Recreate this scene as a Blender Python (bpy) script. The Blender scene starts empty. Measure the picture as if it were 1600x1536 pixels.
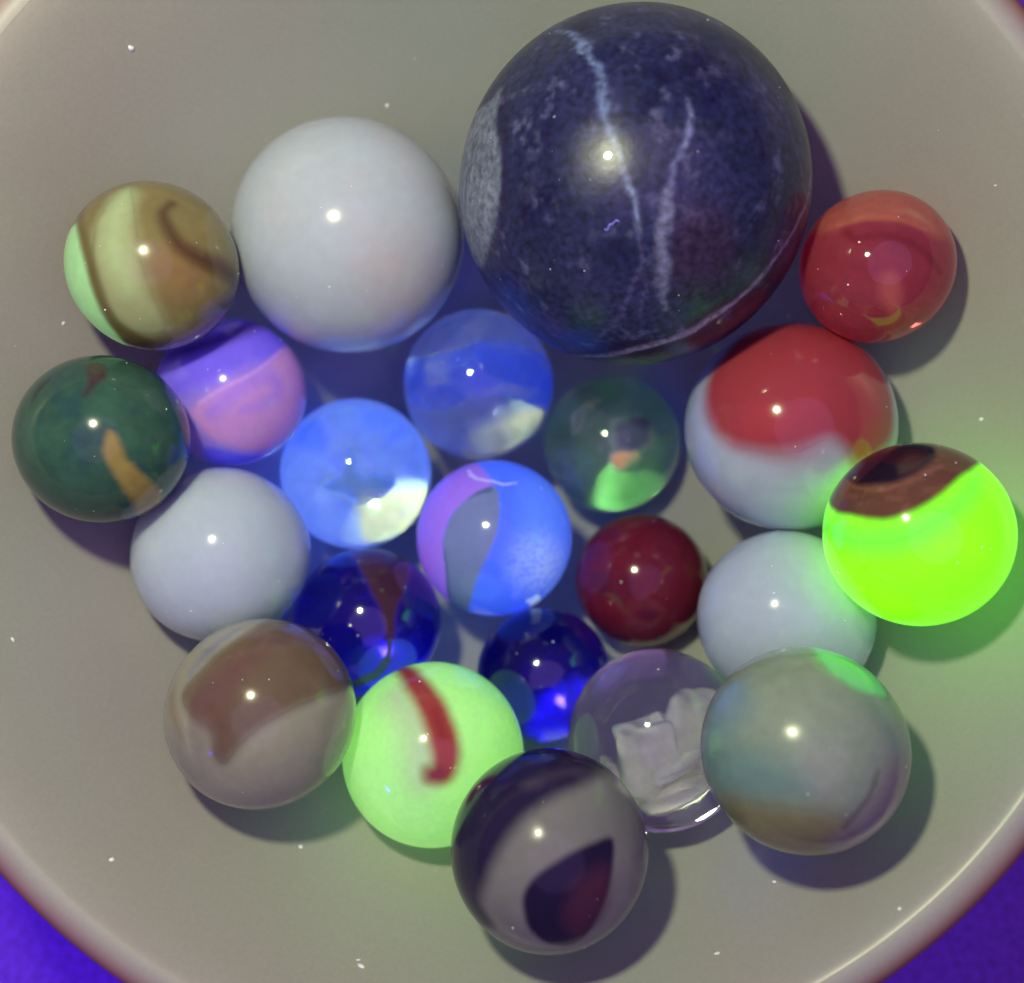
import bpy, bmesh, math, random
import numpy as np
from mathutils import Vector

random.seed(7)
rng = np.random.default_rng(7)
SC = bpy.context.scene
COL = SC.collection
MM = 0.001
CAM_H = 150.0            # camera height above the bowl floor, mm
FPX = 1700.0             # focal length in photograph pixels (photograph is 1600 wide)

# ------------------------------------------------------------------ camera
cd = bpy.data.cameras.new('camera')
cam = bpy.data.objects.new('camera', cd)
COL.objects.link(cam)
cam.location = (0, 0, CAM_H * MM)
cd.sensor_fit = 'HORIZONTAL'
cd.sensor_width = 36.0
cd.lens = 36.0 * FPX / 1600.0
cd.clip_start = 0.005
cd.clip_end = 10.0
cd.dof.use_dof = True
cd.dof.focus_distance = 0.102
cd.dof.aperture_fstop = 15.0
SC.camera = cam

# ------------------------------------------------------------------ world: a dark room with dim violet light
w = bpy.data.worlds.new('World')
SC.world = w
w.use_nodes = True
bg = w.node_tree.nodes['Background']
bg.inputs[0].default_value = (0.58, 0.36, 0.86, 1)
bg.inputs[1].default_value = 0.18

# ------------------------------------------------------------------ lamps
def lamp(name, kind, loc, power, colour, radius):
    l = bpy.data.lights.new(name, kind)
    l.energy = power
    l.color = colour
    l.shadow_soft_size = radius * MM
    o = bpy.data.objects.new(name, l)
    COL.objects.link(o)
    o.location = [c * MM for c in loc]
    return o

lamp('torch_light', 'POINT', (-26, 39, 146), 0.385, (0.98, 1.0, 0.62), 4.5)
lamp('violet_fill_light', 'POINT', (40, -14, 420), 1.45, (0.60, 0.34, 1.0), 230)  # added soft overhead fill that turns the shadows violet
uv = lamp('uv_lamp', 'SPOT', (-190, -150, 150), 1.5, (0.10, 0.0, 1.0), 12)
uv.data.spot_size = math.radians(48)
uv.data.spot_blend = 0.6
d = Vector((-75, -85, 0)) * MM - uv.location
uv.rotation_euler = d.to_track_quat('-Z', 'Y').to_euler()

SC.view_settings.view_transform = 'Standard'
SC.view_settings.look = 'None'
SC.view_settings.exposure = 0.09
SC.view_settings.gamma = 1.0
SC.cycles.max_bounces = 14
SC.cycles.transmission_bounces = 12
SC.cycles.diffuse_bounces = 5
SC.cycles.glossy_bounces = 5
SC.cycles.sample_clamp_indirect = 200.0
SC.cycles.use_denoising = True
SC.cycles.blur_glossy = 0.0

# ------------------------------------------------------------------ small helpers
def lin(rgb, k=1.0):
    c = np.array(rgb, float) / 255.0
    c = np.where(c <= 0.04045, c / 12.92, ((c + 0.055) / 1.055) ** 2.4)
    return c * k

GAIN = np.array((1.12, 1.16, 1.42))
def alb(r, g, b, k=1.0):
    return np.clip(lin((r, g, b)) * GAIN * k, 0.0, 0.88)

def smooth(x):
    x = np.clip(x, 0, 1)
    return x * x * (3 - 2 * x)

def vnoise(p, seed=0):
    """value noise on (n,3) points"""
    i = np.floor(p).astype(np.int64)
    f = p - i
    f = f * f * (3 - 2 * f)
    def h(ix, iy, iz):
        n = (ix * 374761393 + iy * 668265263 + iz * 2147483647 + seed * 1274126177) & 0xffffffff
        n = ((n ^ (n >> 13)) * 1274126177) & 0xffffffff
        n = (n ^ (n >> 16)) & 0xffffffff
        return n / 4294967295.0
    r = 0
    for dx in (0, 1):
        for dy in (0, 1):
            for dz in (0, 1):
                wgt = (f[:, 0] if dx else 1 - f[:, 0]) * (f[:, 1] if dy else 1 - f[:, 1]) * (f[:, 2] if dz else 1 - f[:, 2])
                r = r + wgt * h(i[:, 0] + dx, i[:, 1] + dy, i[:, 2] + dz)
    return r

def fbm(p, scale, octv=4, seed=0):
    s, a, t = 0, 0.5, 0
    for o in range(octv):
        s = s + a * vnoise(p * scale * 2 ** o + 17.3 * o, seed + o)
        t += a
        a *= 0.5
    return s / t

def link(name, me, parent=None):
    o = bpy.data.objects.new(name, me)
    COL.objects.link(o)
    if parent is not None:
        o.parent = parent
    return o

def mesh_from(name, verts, faces, mats=(), smooth_shade=True):
    me = bpy.data.meshes.new(name)
    me.from_pydata([tuple(v) for v in verts], [], [tuple(f) for f in faces])
    for m in mats:
        me.materials.append(m)
    if smooth_shade:
        me.polygons.foreach_set('use_smooth', [True] * len(me.polygons))
    me.update()
    return me

def tag(o, label=None, cat=None, group=None, kind=None):
    if label: o['label'] = label
    if cat: o['category'] = cat
    if group: o['group'] = group
    if kind: o['kind'] = kind

# ------------------------------------------------------------------ materials
def new_mat(name):
    m = bpy.data.materials.new(name)
    m.use_nodes = True
    nt = m.node_tree
    return m, nt, nt.nodes['Principled BSDF']

def nd(nt, typ, **kw):
    n = nt.nodes.new(typ)
    for k, v in kw.items():
        setattr(n, k, v)
    return n

def marble_mat(name, rough=0.07, sss=0.0, sss_r=(3, 3, 3), coat=0.0, grain=0.10, grain_scale=900.0, bump=0.02, bump_scale=500.0, ior=1.5, rough_var=0.05, spec=0.5):
    """glass whose colour, glow and clearness are stored on the mesh, with fine procedural mottling and wear"""
    m, nt, b = new_mat(name)
    L = nt.links
    at = nd(nt, 'ShaderNodeAttribute', attribute_name='tint')
    gl = nd(nt, 'ShaderNodeAttribute', attribute_name='glow')
    cl = nd(nt, 'ShaderNodeAttribute', attribute_name='clear')
    tc = nd(nt, 'ShaderNodeTexCoord')
    n1 = nd(nt, 'ShaderNodeTexNoise')
    n1.inputs['Scale'].default_value = grain_scale
    n1.inputs['Detail'].default_value = 6
    L.new(tc.outputs['Object'], n1.inputs['Vector'])
    mr = nd(nt, 'ShaderNodeMapRange')
    mr.inputs['From Min'].default_value = 0.3
    mr.inputs['From Max'].default_value = 0.7
    mr.inputs['To Min'].default_value = 1 - grain
    mr.inputs['To Max'].default_value = 1 + grain
    L.new(n1.outputs['Fac'], mr.inputs['Value'])
    mul = nd(nt, 'ShaderNodeVectorMath', operation='SCALE')
    L.new(at.outputs['Color'], mul.inputs[0])
    L.new(mr.outputs['Result'], mul.inputs['Scale'])
    L.new(mul.outputs['Vector'], b.inputs['Base Color'])
    mg = nd(nt, 'ShaderNodeVectorMath', operation='SCALE')
    L.new(gl.outputs['Color'], mg.inputs[0])
    L.new(mr.outputs['Result'], mg.inputs['Scale'])
    L.new(mg.outputs['Vector'], b.inputs['Emission Color'])
    b.inputs['Emission Strength'].default_value = 1.0
    L.new(cl.outputs['Fac'], b.inputs['Transmission Weight'])
    b.inputs['IOR'].default_value = ior
    b.inputs['Specular IOR Level'].default_value = spec
    # handling wear: roughness varies, with tiny pits
    n2 = nd(nt, 'ShaderNodeTexNoise')
    n2.inputs['Scale'].default_value = 260.0
    n2.inputs['Detail'].default_value = 5
    L.new(tc.outputs['Object'], n2.inputs['Vector'])
    r2 = nd(nt, 'ShaderNodeMapRange')
    r2.inputs['From Min'].default_value = 0.45
    r2.inputs['From Max'].default_value = 0.75
    r2.inputs['To Min'].default_value = rough
    r2.inputs['To Max'].default_value = rough + rough_var
    L.new(n2.outputs['Fac'], r2.inputs['Value'])
    L.new(r2.outputs['Result'], b.inputs['Roughness'])
    vo = nd(nt, 'ShaderNodeTexNoise')
    vo.inputs['Scale'].default_value = bump_scale
    vo.inputs['Detail'].default_value = 3
    L.new(tc.outputs['Object'], vo.inputs['Vector'])
    bp = nd(nt, 'ShaderNodeBump')
    bp.inputs['Strength'].default_value = bump
    bp.inputs['Distance'].default_value = 0.0004
    L.new(vo.outputs['Fac'], bp.inputs['Height'])
    L.new(bp.outputs['Normal'], b.inputs['Normal'])
    if sss:
        b.inputs['Subsurface Weight'].default_value = sss
        b.inputs['Subsurface Radius'].default_value = sss_r
        b.inputs['Subsurface Scale'].default_value = MM
    if coat:
        b.inputs['Coat Weight'].default_value = coat
        b.inputs['Coat Roughness'].default_value = 0.03
    return m

def plain_mat(name, col, rough=0.5, emit=None, noise=(200, 0.1), bump=0.0, coat=0.0, trans=0.0, second=None):
    m, nt, b = new_mat(name)
    L = nt.links
    tc = nd(nt, 'ShaderNodeTexCoord')
    n1 = nd(nt, 'ShaderNodeTexNoise')
    n1.inputs['Scale'].default_value = noise[0]
    n1.inputs['Detail'].default_value = 8
    L.new(tc.outputs['Object'], n1.inputs['Vector'])
    cr = nd(nt, 'ShaderNodeValToRGB')
    c = np.array(col)
    c2 = np.array(second) if second is not None else c
    cr.color_ramp.elements[0].position = 0.32
    cr.color_ramp.elements[1].position = 0.68
    cr.color_ramp.elements[0].color = (*np.clip(c * (1 - noise[1]), 0, 1), 1)
    cr.color_ramp.elements[1].color = (*np.clip(c2 * (1 + noise[1]), 0, 1), 1)
    L.new(n1.outputs['Fac'], cr.inputs['Fac'])
    L.new(cr.outputs['Color'], b.inputs['Base Color'])
    b.inputs['Roughness'].default_value = rough
    b.inputs['Coat Weight'].default_value = coat
    b.inputs['Coat Roughness'].default_value = 0.06
    b.inputs['Transmission Weight'].default_value = trans
    if emit is not None:
        b.inputs['Emission Color'].default_value = (*emit, 1)
        b.inputs['Emission Strength'].default_value = 1.0
    if bump:
        bp = nd(nt, 'ShaderNodeBump')
        bp.inputs['Strength'].default_value = bump
        bp.inputs['Distance'].default_value = 0.0005
        L.new(n1.outputs['Fac'], bp.inputs['Height'])
        L.new(bp.outputs['Normal'], b.inputs['Normal'])
    return m

# ------------------------------------------------------------------ table
def build_table():
    m = plain_mat('violet_table_cloth', (0.22, 0.06, 0.58), rough=0.85, noise=(1300, 0.55), bump=0.6)
    g = 24
    v, f = [], []
    for j in range(g + 1):
        for i in range(g + 1):
            v.append(((i / g - .5) * 1.6, (j / g - .5) * 1.6, -10 * MM))
    for j in range(g):
        for i in range(g):
            a = j * (g + 1) + i
            f.append((a, a + 1, a + g + 2, a + g + 1))
    o = link('table_top', mesh_from('table_top', v, f, [m]))
    tag(o, 'blue violet table surface showing past the rim of the bowl', None, None, 'structure')
build_table()

# ------------------------------------------------------------------ bowl
BX, BY = -0.8, 5.4
BW, BA = 18.6, 1.2
_pz = np.linspace(0, 64, 1281)                     # the inner wall: a round bottom that turns up steeply
_pd = BW * np.sqrt((_pz / (BA * BW) + 1) ** 2 - 1) - 9.0 * smooth((_pz - 30) / 36)
_ps = np.gradient(_pz, np.maximum(_pd, 1e-6) + np.arange(len(_pd)) * 1e-9)
def prof(d): return float(np.interp(d, _pd, _pz))
def slope(d): return float(np.interp(d, _pd, np.minimum(_ps, 6)))
_k = int(np.argmin(np.abs((_pd + 5.1) * FPX / (CAM_H - _pz - 1.1) - 1050)))
WALL_R = float(_pd[_k])                            # where the wall meets the lip

def lathe(name, pts, m, parent, seg=224, wob=0.0):
    v, f = [], []
    n = len(pts)
    for k in range(seg):
        a = 2 * math.pi * k / seg
        wv = 1 + wob * math.sin(3 * a + 0.6) + wob * 0.6 * math.sin(7 * a)
        for (r, z) in pts:
            v.append((r * wv * math.cos(a) * MM, r * wv * math.sin(a) * MM, z * MM))
    for k in range(seg):
        k2 = (k + 1) % seg
        for i in range(n - 1):
            f.append((k * n + i, k2 * n + i, k2 * n + i + 1, k * n + i + 1))
    me = mesh_from(name, v, f, [m])
    bm = bmesh.new(); bm.from_mesh(me)
    bmesh.ops.remove_doubles(bm, verts=bm.verts, dist=1e-7)
    bmesh.ops.recalc_face_normals(bm, faces=bm.faces)
    bm.to_mesh(me); bm.free()
    me.polygons.foreach_set('use_smooth', [True] * len(me.polygons))
    return link(name, me, parent)

def glaze_mat(name, c1, c2, c3, rough=0.33, edge=None):
    m, nt, b = new_mat(name)
    L = nt.links
    tc = nd(nt, 'ShaderNodeTexCoord')
    n1 = nd(nt, 'ShaderNodeTexNoise'); n1.inputs['Scale'].default_value = 17; n1.inputs['Detail'].default_value = 3
    n2 = nd(nt, 'ShaderNodeTexNoise'); n2.inputs['Scale'].default_value = 2600; n2.inputs['Detail'].default_value = 3
    L.new(tc.outputs['Object'], n1.inputs['Vector']); L.new(tc.outputs['Object'], n2.inputs['Vector'])
    cr = nd(nt, 'ShaderNodeValToRGB')
    e = cr.color_ramp.elements
    e[0].position = 0.36; e[0].color = (*c1, 1)
    e[1].position = 0.64; e[1].color = (*c3, 1)
    x = e.new(0.5); x.color = (*c2, 1)
    L.new(n1.outputs['Fac'], cr.inputs['Fac'])
    mr = nd(nt, 'ShaderNodeMapRange')
    mr.inputs['From Min'].default_value = 0.3; mr.inputs['From Max'].default_value = 0.7
    mr.inputs['To Min'].default_value = 0.965; mr.inputs['To Max'].default_value = 1.035
    L.new(n2.outputs['Fac'], mr.inputs['Value'])
    sc = nd(nt, 'ShaderNodeVectorMath', operation='SCALE')
    L.new(cr.outputs['Color'], sc.inputs[0]); L.new(mr.outputs['Result'], sc.inputs['Scale'])
    L.new(sc.outputs['Vector'], b.inputs['Base Color'])
    if edge is not None:
        sp = nd(nt, 'ShaderNodeVectorMath', operation='MULTIPLY'); sp.inputs[1].default_value = (1, 1, 0)
        ln = nd(nt, 'ShaderNodeVectorMath', operation='LENGTH')
        L.new(tc.outputs['Object'], sp.inputs[0]); L.new(sp.outputs['Vector'], ln.inputs[0])
        er = nd(nt, 'ShaderNodeMapRange', interpolation_type='SMOOTHSTEP')
        er.inputs['From Min'].default_value = (WALL_R + 2.0) * MM; er.inputs['From Max'].default_value = (WALL_R + 4.7) * MM
        L.new(ln.outputs['Value'], er.inputs['Value'])
        mx = nd(nt, 'ShaderNodeMixRGB'); mx.inputs['Color2'].default_value = (*edge, 1)
        L.new(er.outputs['Result'], mx.inputs['Fac']); L.new(sc.outputs['Vector'], mx.inputs['Color1'])
        L.new(mx.outputs['Color'], b.inputs['Base Color'])
    b.inputs['Roughness'].default_value = rough
    b.inputs['IOR'].default_value = 1.45
    n3 = nd(nt, 'ShaderNodeTexNoise'); n3.inputs['Scale'].default_value = 150; n3.inputs['Detail'].default_value = 2
    L.new(tc.outputs['Object'], n3.inputs['Vector'])
    bp = nd(nt, 'ShaderNodeBump'); bp.inputs['Strength'].default_value = 0.12; bp.inputs['Distance'].default_value = 0.0006
    L.new(n3.outputs['Fac'], bp.inputs['Height']); L.new(bp.outputs['Normal'], b.inputs['Normal'])
    return m

def build_bowl():
    root = bpy.data.objects.new('bowl', None)
    COL.objects.link(root)
    root.location = (BX * MM, BY * MM, 0)
    tag(root, 'round cream glazed ceramic bowl holding all the marbles', 'bowl')
    glaze = glaze_mat('cream_glaze', (0.372, 0.345, 0.335), (0.365, 0.37, 0.348), (0.35, 0.39, 0.35))
    lipm = glaze_mat('lip_glaze', (0.372, 0.345, 0.335), (0.365, 0.37, 0.348), (0.35, 0.39, 0.35), 0.45, (0.36, 0.15, 0.105))
    foot = glaze_mat('bare_clay', (0.46, 0.30, 0.22), (0.5, 0.33, 0.24), (0.5, 0.36, 0.27), 0.7)
    pts = [(0.001, 0.0)]
    n = 64
    for i in range(1, n + 1):
        r = WALL_R * i / n
        pts.append((r, prof(r)))
    z0 = prof(WALL_R)
    w = WALL_R - 56.0
    # the wall eases outwards into the lip
    pts += [(w + 56.2, z0 + 0.31), (w + 56.4, z0 + 0.61), (w + 56.65, z0 + 0.96), (w + 56.95, z0 + 1.34), (w + 57.345, z0 + 1.80)]
    for a in (122, 112, 100, 88, 74):
        a = math.radians(a)               # the wall runs on under the lip glaze
        pts.append((w + 58.9 + 2.34 * math.cos(a), z0 - 0.24 + 2.69 * math.sin(a)))
    out = [(w + 60.3, z0 + 0.4), (w + 60.1, z0 - 0.8)]
    for i in range(n, 9, -1):
        r = WALL_R * i / n
        k = slope(r); q = math.sqrt(1 + k * k)
        out.append((r + 3.6 * k / q, prof(r) - 3.6 / q))
    lathe('body', pts + [(w + 60.2, z0 + 1.2)] + out + [(12, -4.2), (0.001, -4.2)], glaze, root, wob=0.0008)
    lip = []
    for k in range(21):
        a = math.radians(124 - 10.0 * k)
        lip.append((w + 58.9 + 2.4 * math.cos(a), z0 - 0.24 + 2.75 * math.sin(a)))
    lathe('rim', lip + [(w + 59.4, z0 - 2.6)], lipm, root, wob=0.0008)
    lathe('foot_ring', [(19, -3.0), (19.3, -9.4), (19.8, -9.95), (22.2, -9.95), (22.8, -9.4), (23.4, -2.0), (19, -3.0)], foot, root)
    return root
build_bowl()

# ------------------------------------------------------------------ marbles: centre x, y, z and radius in mm
MARBLES = dict(
    sodalite=(11.98, 29.69, 42.33, 17.13), whitebig=(-17.36, 26.91, 34.70, 12.20), tan=(-35.13, 22.00, 43.30, 8.14),
    green=(-39.60, 5.04, 44.51, 8.12), purple=(-30.47, 10.80, 31.73, 7.98), whiteL=(-30.51, -6.65, 35.51, 9.18),
    ltblue=(-18.50, 2.13, 20.74, 8.86), midblue=(-4.03, 12.77, 20.20, 8.91), dkgreen=(12.28, 5.90, 15.68, 8.44),
    tri=(-2.02, -5.27, 25.87, 8.83), redsm=(15.07, -10.32, 23.29, 7.70), redwhite=(29.10, 6.75, 35.75, 10.86),
    redglass=(35.77, 22.01, 43.19, 7.36), fluor=(37.43, -3.93, 49.50, 8.44), whiteR=(28.19, -13.00, 37.76, 8.98),
    bluebrown=(-16.33, -14.76, 27.29, 8.36), dkblue=(3.58, -20.61, 27.05, 7.52), brown=(-24.31, -21.49, 44.28, 9.11),
    yg=(-8.16, -27.12, 37.28, 9.34), grey=(3.43, -32.77, 50.36, 9.00), clear=(14.95, -25.41, 38.33, 9.18),
    teal=(26.10, -23.06, 52.65, 9.09))

def ico(sub):
    bm = bmesh.new()
    bmesh.ops.create_icosphere(bm, subdivisions=sub, radius=1.0)
    v = np.array([x.co[:] for x in bm.verts])
    f = np.array([[q.index for q in x.verts] for x in bm.faces])
    bm.free()
    v /= np.linalg.norm(v, axis=1)[:, None]
    return v, f
ICO = {6: ico(6), 7: ico(7)}

def catmull(pts, per=10, closed=False):
    P = np.array(pts, float)
    n = len(P)
    out = []
    rngk = range(n) if closed else range(n - 1)
    for k in rngk:
        g = (lambda i: P[i % n]) if closed else (lambda i: P[min(max(i, 0), n - 1)])
        p0, p1, p2, p3 = g(k - 1), g(k), g(k + 1), g(k + 2)
        for s in range(per):
            t = s / per
            out.append(0.5 * ((2 * p1) + (-p0 + p2) * t + (2 * p0 - 5 * p1 + 4 * p2 - p3) * t * t + (-p0 + 3 * p1 - 3 * p2 + p3) * t ** 3))
    if not closed:
        out.append(P[-1])
    return np.array(out)

class Marble:
    """one marble: a sphere whose glass pattern is worked out on its own surface"""
    def __init__(self, key, sub=7, base=(0.6, 0.6, 0.6), glow=(0, 0, 0), clear=0.0, lump=0.004):
        self.key = key
        x, y, z, r = MARBLES[key]
        self.c = np.array((x, y, z)); self.r = r
        self.V, self.F = ICO[sub]
        self.V = self.V.copy()
        a = rng.normal(size=(3, 3)); qr, _ = np.linalg.qr(a)
        n = len(self.V)
        dc = np.array((0, 0, CAM_H)) - self.c
        self.dist = np.linalg.norm(dc)
        e3 = dc / self.dist
        e1 = np.array((1, 0, 0)) - e3[0] * e3
        e1 /= np.linalg.norm(e1)
        self.E = np.stack((e1, np.cross(e3, e1), e3))
        self.lim = math.acos(r / self.dist)
        self.q = self.n2q(self.V)
        self.R = FPX * r / self.dist          # radius in photograph pixels
        self.pc = np.array((800 + FPX * x / (CAM_H - z), 768 - FPX * y / (CAM_H - z)))
        self.tint = np.tile(np.array(base, float), (n, 1))
        self.glow = np.tile(np.array(glow, float), (n, 1))
        self.clear = np.full(n, float(clear))
        self.seed = (sum(map(ord, key)) * 7) % 1000
        self.lump = lump
        self.off = np.zeros(n)
        self.patches = []
    def n2q(self, N):
        k = N @ self.E.T
        th = np.arccos(np.clip(k[:, 2], -1, 1)) / self.lim
        h = np.hypot(k[:, 0], k[:, 1]) + 1e-9
        return np.stack((k[:, 0] / h * th, k[:, 1] / h * th), 1)
    def q2n(self, q):
        q = np.atleast_2d(q)
        rho = np.linalg.norm(q, axis=1) + 1e-9
        th = rho * self.lim
        k = np.stack((q[:, 0] / rho * np.sin(th), q[:, 1] / rho * np.sin(th), np.cos(th)), 1)
        return k @ self.E
    def px2q(self, pts):
        out = []
        for (u, v) in pts:
            o = np.array((0, 0, CAM_H))
            d = np.array(((u - 800) / FPX, -(v - 768) / FPX, -1.0)); d /= np.linalg.norm(d)
            oc = o - self.c
            bq = oc @ d; cq = oc @ oc - self.r ** 2
            disc = bq * bq - cq
            t = -bq
            if disc > 0:
                hit = o + d * (-bq - math.sqrt(disc))
                out.append(self.n2q(((hit - self.c) / self.r)[None])[0])
            else:
                near = o + d * t - self.c
                dn = np.linalg.norm(near)
                qq = self.n2q((near / dn)[None])[0]
                out.append(qq / np.linalg.norm(qq) * (1 + (dn / self.r - 1) * 0.8))
        return np.array(out)
    def warp(self, amt, scale=2.5):
        if not amt:
            return self.V
        dv = np.stack([fbm(self.V, scale, 4, self.seed + 11 * k) - 0.5 for k in range(3)], 1)
        N = self.V + dv * amt
        return N / np.linalg.norm(N, axis=1)[:, None]
    def region(self, pts, soft=8, warp=0.05, scale=2.5, curve=True):
        """mask of a closed outline drawn on the sphere"""
        P = self.px2q(pts)
        if curve:
            P = catmull(P, 8, True)
        Q = self.n2q(self.warp(warp, scale))
        n = len(P)
        dmin = np.full(len(Q), 1e9)
        inside = np.zeros(len(Q), bool)
        for i in range(n):
            a, b = P[i], P[(i + 1) % n]
            ab = b - a
            t = np.clip(((Q - a) @ ab) / (ab @ ab + 1e-12), 0, 1)
            dd = np.linalg.norm(Q - a - t[:, None] * ab, axis=1)
            dmin = np.minimum(dmin, dd)
            c = (a[1] > Q[:, 1]) != (b[1] > Q[:, 1])
            xi = a[0] + (Q[:, 1] - a[1]) * ab[0] / (ab[1] if abs(ab[1]) > 1e-12 else 1e-12)
            inside ^= c & (Q[:, 0] < xi)
        sd = np.where(inside, dmin, -dmin)
        s = soft / self.R * 0.64
        return smooth(0.5 + 0.5 * sd / s)
    def stroke(self, pts, width, soft=4, warp=0.03, scale=4):
        P = self.q2n(catmull(self.px2q(pts), 14))
        wd = np.array(width, float) if np.ndim(width) else np.full(len(pts), float(width))
        wd = np.interp(np.linspace(0, 1, len(P)), np.linspace(0, 1, len(wd)), wd) * 0.5 / self.R
        N = self.warp(warp, scale)
        best = np.full(len(N), 1e9)
        for p, k in zip(P, wd):
            best = np.minimum(best, np.linalg.norm(N - p, axis=1) - k)
        return smooth(0.5 - 0.5 * best / (soft / self.R))
    def noise(self, scale, octv=4, seed=0, stretch=None):
        P = self.V if stretch is None else self.V * np.array(stretch)
        return fbm(P, scale, octv, self.seed + seed)
    def paint(self, mask, tint=None, glow=None, clear=None, k=1.0):
        m = np.clip(mask * k, 0, 1)
        if tint is not None: self.tint += (np.array(tint) - self.tint) * m[:, None]
        if glow is not None: self.glow += (np.array(glow) - self.glow) * m[:, None]
        if clear is not None: self.clear += (clear - self.clear) * m
        return mask
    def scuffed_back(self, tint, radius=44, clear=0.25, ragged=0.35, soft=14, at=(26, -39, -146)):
        """a matt tinted spot added opposite the torch to catch light gathered by the ball"""
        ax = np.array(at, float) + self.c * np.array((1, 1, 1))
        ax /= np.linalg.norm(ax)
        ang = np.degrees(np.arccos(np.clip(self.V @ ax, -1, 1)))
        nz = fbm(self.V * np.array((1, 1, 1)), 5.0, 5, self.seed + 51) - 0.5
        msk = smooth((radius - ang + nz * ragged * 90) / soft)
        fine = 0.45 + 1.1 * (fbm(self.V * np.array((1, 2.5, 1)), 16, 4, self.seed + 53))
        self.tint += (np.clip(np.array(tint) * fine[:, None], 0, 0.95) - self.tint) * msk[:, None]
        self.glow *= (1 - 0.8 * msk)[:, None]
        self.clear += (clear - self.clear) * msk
    def part(self, name, mask, label=None, sub=None, raise_=0.002):
        self.patches.append((name, mask, label, sub, raise_))
    # -- meshes
    def attrs(self, me, idx):
        n = len(me.vertices)
        for nm, arr in (('tint', self.tint), ('glow', self.glow)):
            a = me.attributes.new(nm, 'FLOAT_COLOR', 'POINT')
            c = np.ones((n, 4), np.float32); c[:, :3] = np.clip(arr[idx], 0, None)
            a.data.foreach_set('color', c.ravel())
        a = me.attributes.new('clear', 'FLOAT', 'POINT')
        a.data.foreach_set('value', self.clear[idx].astype(np.float32))
    def build(self, mat, name, label, group='glass marbles heaped in the bowl', cat='marble', body_name=None):
        shape = 1 + self.lump * 2 * (fbm(self.V, 1.6, 2, self.seed + 77) - 0.5) + self.off
        W = self.V * (shape * self.r * MM)[:, None]
        me = fast_mesh(name, W, self.F, mat)
        self.attrs(me, np.arange(len(W)))
        o = link(name, me)
        o.location = self.c * MM
        tag(o, label, cat, group)
        made = {}
        for (pn, mask, plabel, sub, rz) in self.patches:
            keep = (mask[self.F] > 0.5).all(1)
            F = self.F[keep]
            if len(F) < 8:
                continue
            used, inv = np.unique(F, return_inverse=True)
            F2 = inv.reshape(-1, 3)
            top = W[used] * (1 + rz)
            edges = {}
            for a, b, c in F2:
                for e in ((a, b), (b, c), (c, a)):
                    edges[e] = 1
            border = [e for e in edges if (e[1], e[0]) not in edges]
            bv = sorted({i for e in border for i in e})
            low = {b: len(used) + i for i, b in enumerate(bv)}
            Vn = np.concatenate((top, W[used][bv] * 0.985))
            extra = []
            for a, b in border:
                extra.append((b, a, low[a])); extra.append((b, low[a], low[b]))
            F3 = np.concatenate((F2, np.array(extra, int).reshape(-1, 3)))
            pm = fast_mesh(pn, Vn, F3, mat)
            self.attrs(pm, np.concatenate((used, used[bv])))
            nr = np.concatenate((self.V[used], self.V[used][bv]))
            pm.normals_split_custom_set_from_vertices([tuple(x) for x in nr])
            parent = made.get(sub, o)
            po = link(pn, pm, parent)
            if plabel: po['label'] = plabel
            made[pn] = po
        return o

def fast_mesh(name, V, F, mat):
    me = bpy.data.meshes.new(name)
    me.vertices.add(len(V)); me.vertices.foreach_set('co', np.asarray(V, np.float32).ravel())
    me.loops.add(3 * len(F)); me.loops.foreach_set('vertex_index', np.asarray(F, np.int32).ravel())
    me.polygons.add(len(F)); me.polygons.foreach_set('loop_start', np.arange(0, 3 * len(F), 3, dtype=np.int32))
    me.polygons.foreach_set('use_smooth', np.ones(len(F), bool))
    me.update(calc_edges=True)
    me.materials.append(mat)
    return me

glass_op = marble_mat('opaque_glass', rough=0.13, spec=0.3, coat=0.3)
milk = marble_mat('milk_glass', rough=0.14, spec=0.3, coat=0.4, sss=0.75, sss_r=(3.2, 3.2, 3.4), grain=0.03, bump=0.015)
cloudy = marble_mat('cloudy_glass', rough=0.15, spec=0.3, coat=0.4, sss=0.5, sss_r=(2.5, 2.2, 2.0), grain=0.05, rough_var=0.10)
glow_m = marble_mat('glowing_glass', rough=0.13, spec=0.3, coat=0.4, grain=0.035, grain_scale=1400)
clear_m = marble_mat('clear_glass', rough=0.0, grain=0.04, bump=0.012, bump_scale=300, rough_var=0.03)
cobalt = marble_mat('cobalt_glass', rough=0.09, grain=0.04, bump=0.012, bump_scale=300, rough_var=0.05, coat=0.5)
stone = marble_mat('polished_stone', rough=0.30, grain=0.5, grain_scale=1500, bump=0.06, bump_scale=1400, rough_var=0.14, coat=0.07, spec=0.42)

# ---- big dark stone sphere
m = Marble('sodalite', base=alb(30, 34, 64), lump=0.003)
n1 = m.noise(3.2, 6); n2 = m.noise(9, 5, 5); n3 = m.noise(26, 3, 9)
m.paint(smooth((n1 - 0.48) * 5), alb(46, 45, 80), k=0.8)
m.paint(smooth((0.47 - n1) * 6), alb(20, 17, 52), k=0.9)
m.paint(smooth((n2 - 0.55) * 7) * smooth((n3 - 0.42) * 6), alb(92, 92, 122), k=0.5)
m.paint(smooth((m.noise(5, 4, 21) - 0.6) * 8), alb(54, 54, 76), k=0.45)
m.paint(m.region([(1055, 330), (1130, 330), (1150, 420), (1120, 460), (1050, 455), (1040, 400)], 30, 0.1), alb(58, 38, 56), k=0.6)  # reddish reflection of the red marble, painted into the stone colour
vn = 0.55 + 0.9 * m.noise(14, 4, 31)
veins = []
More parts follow.
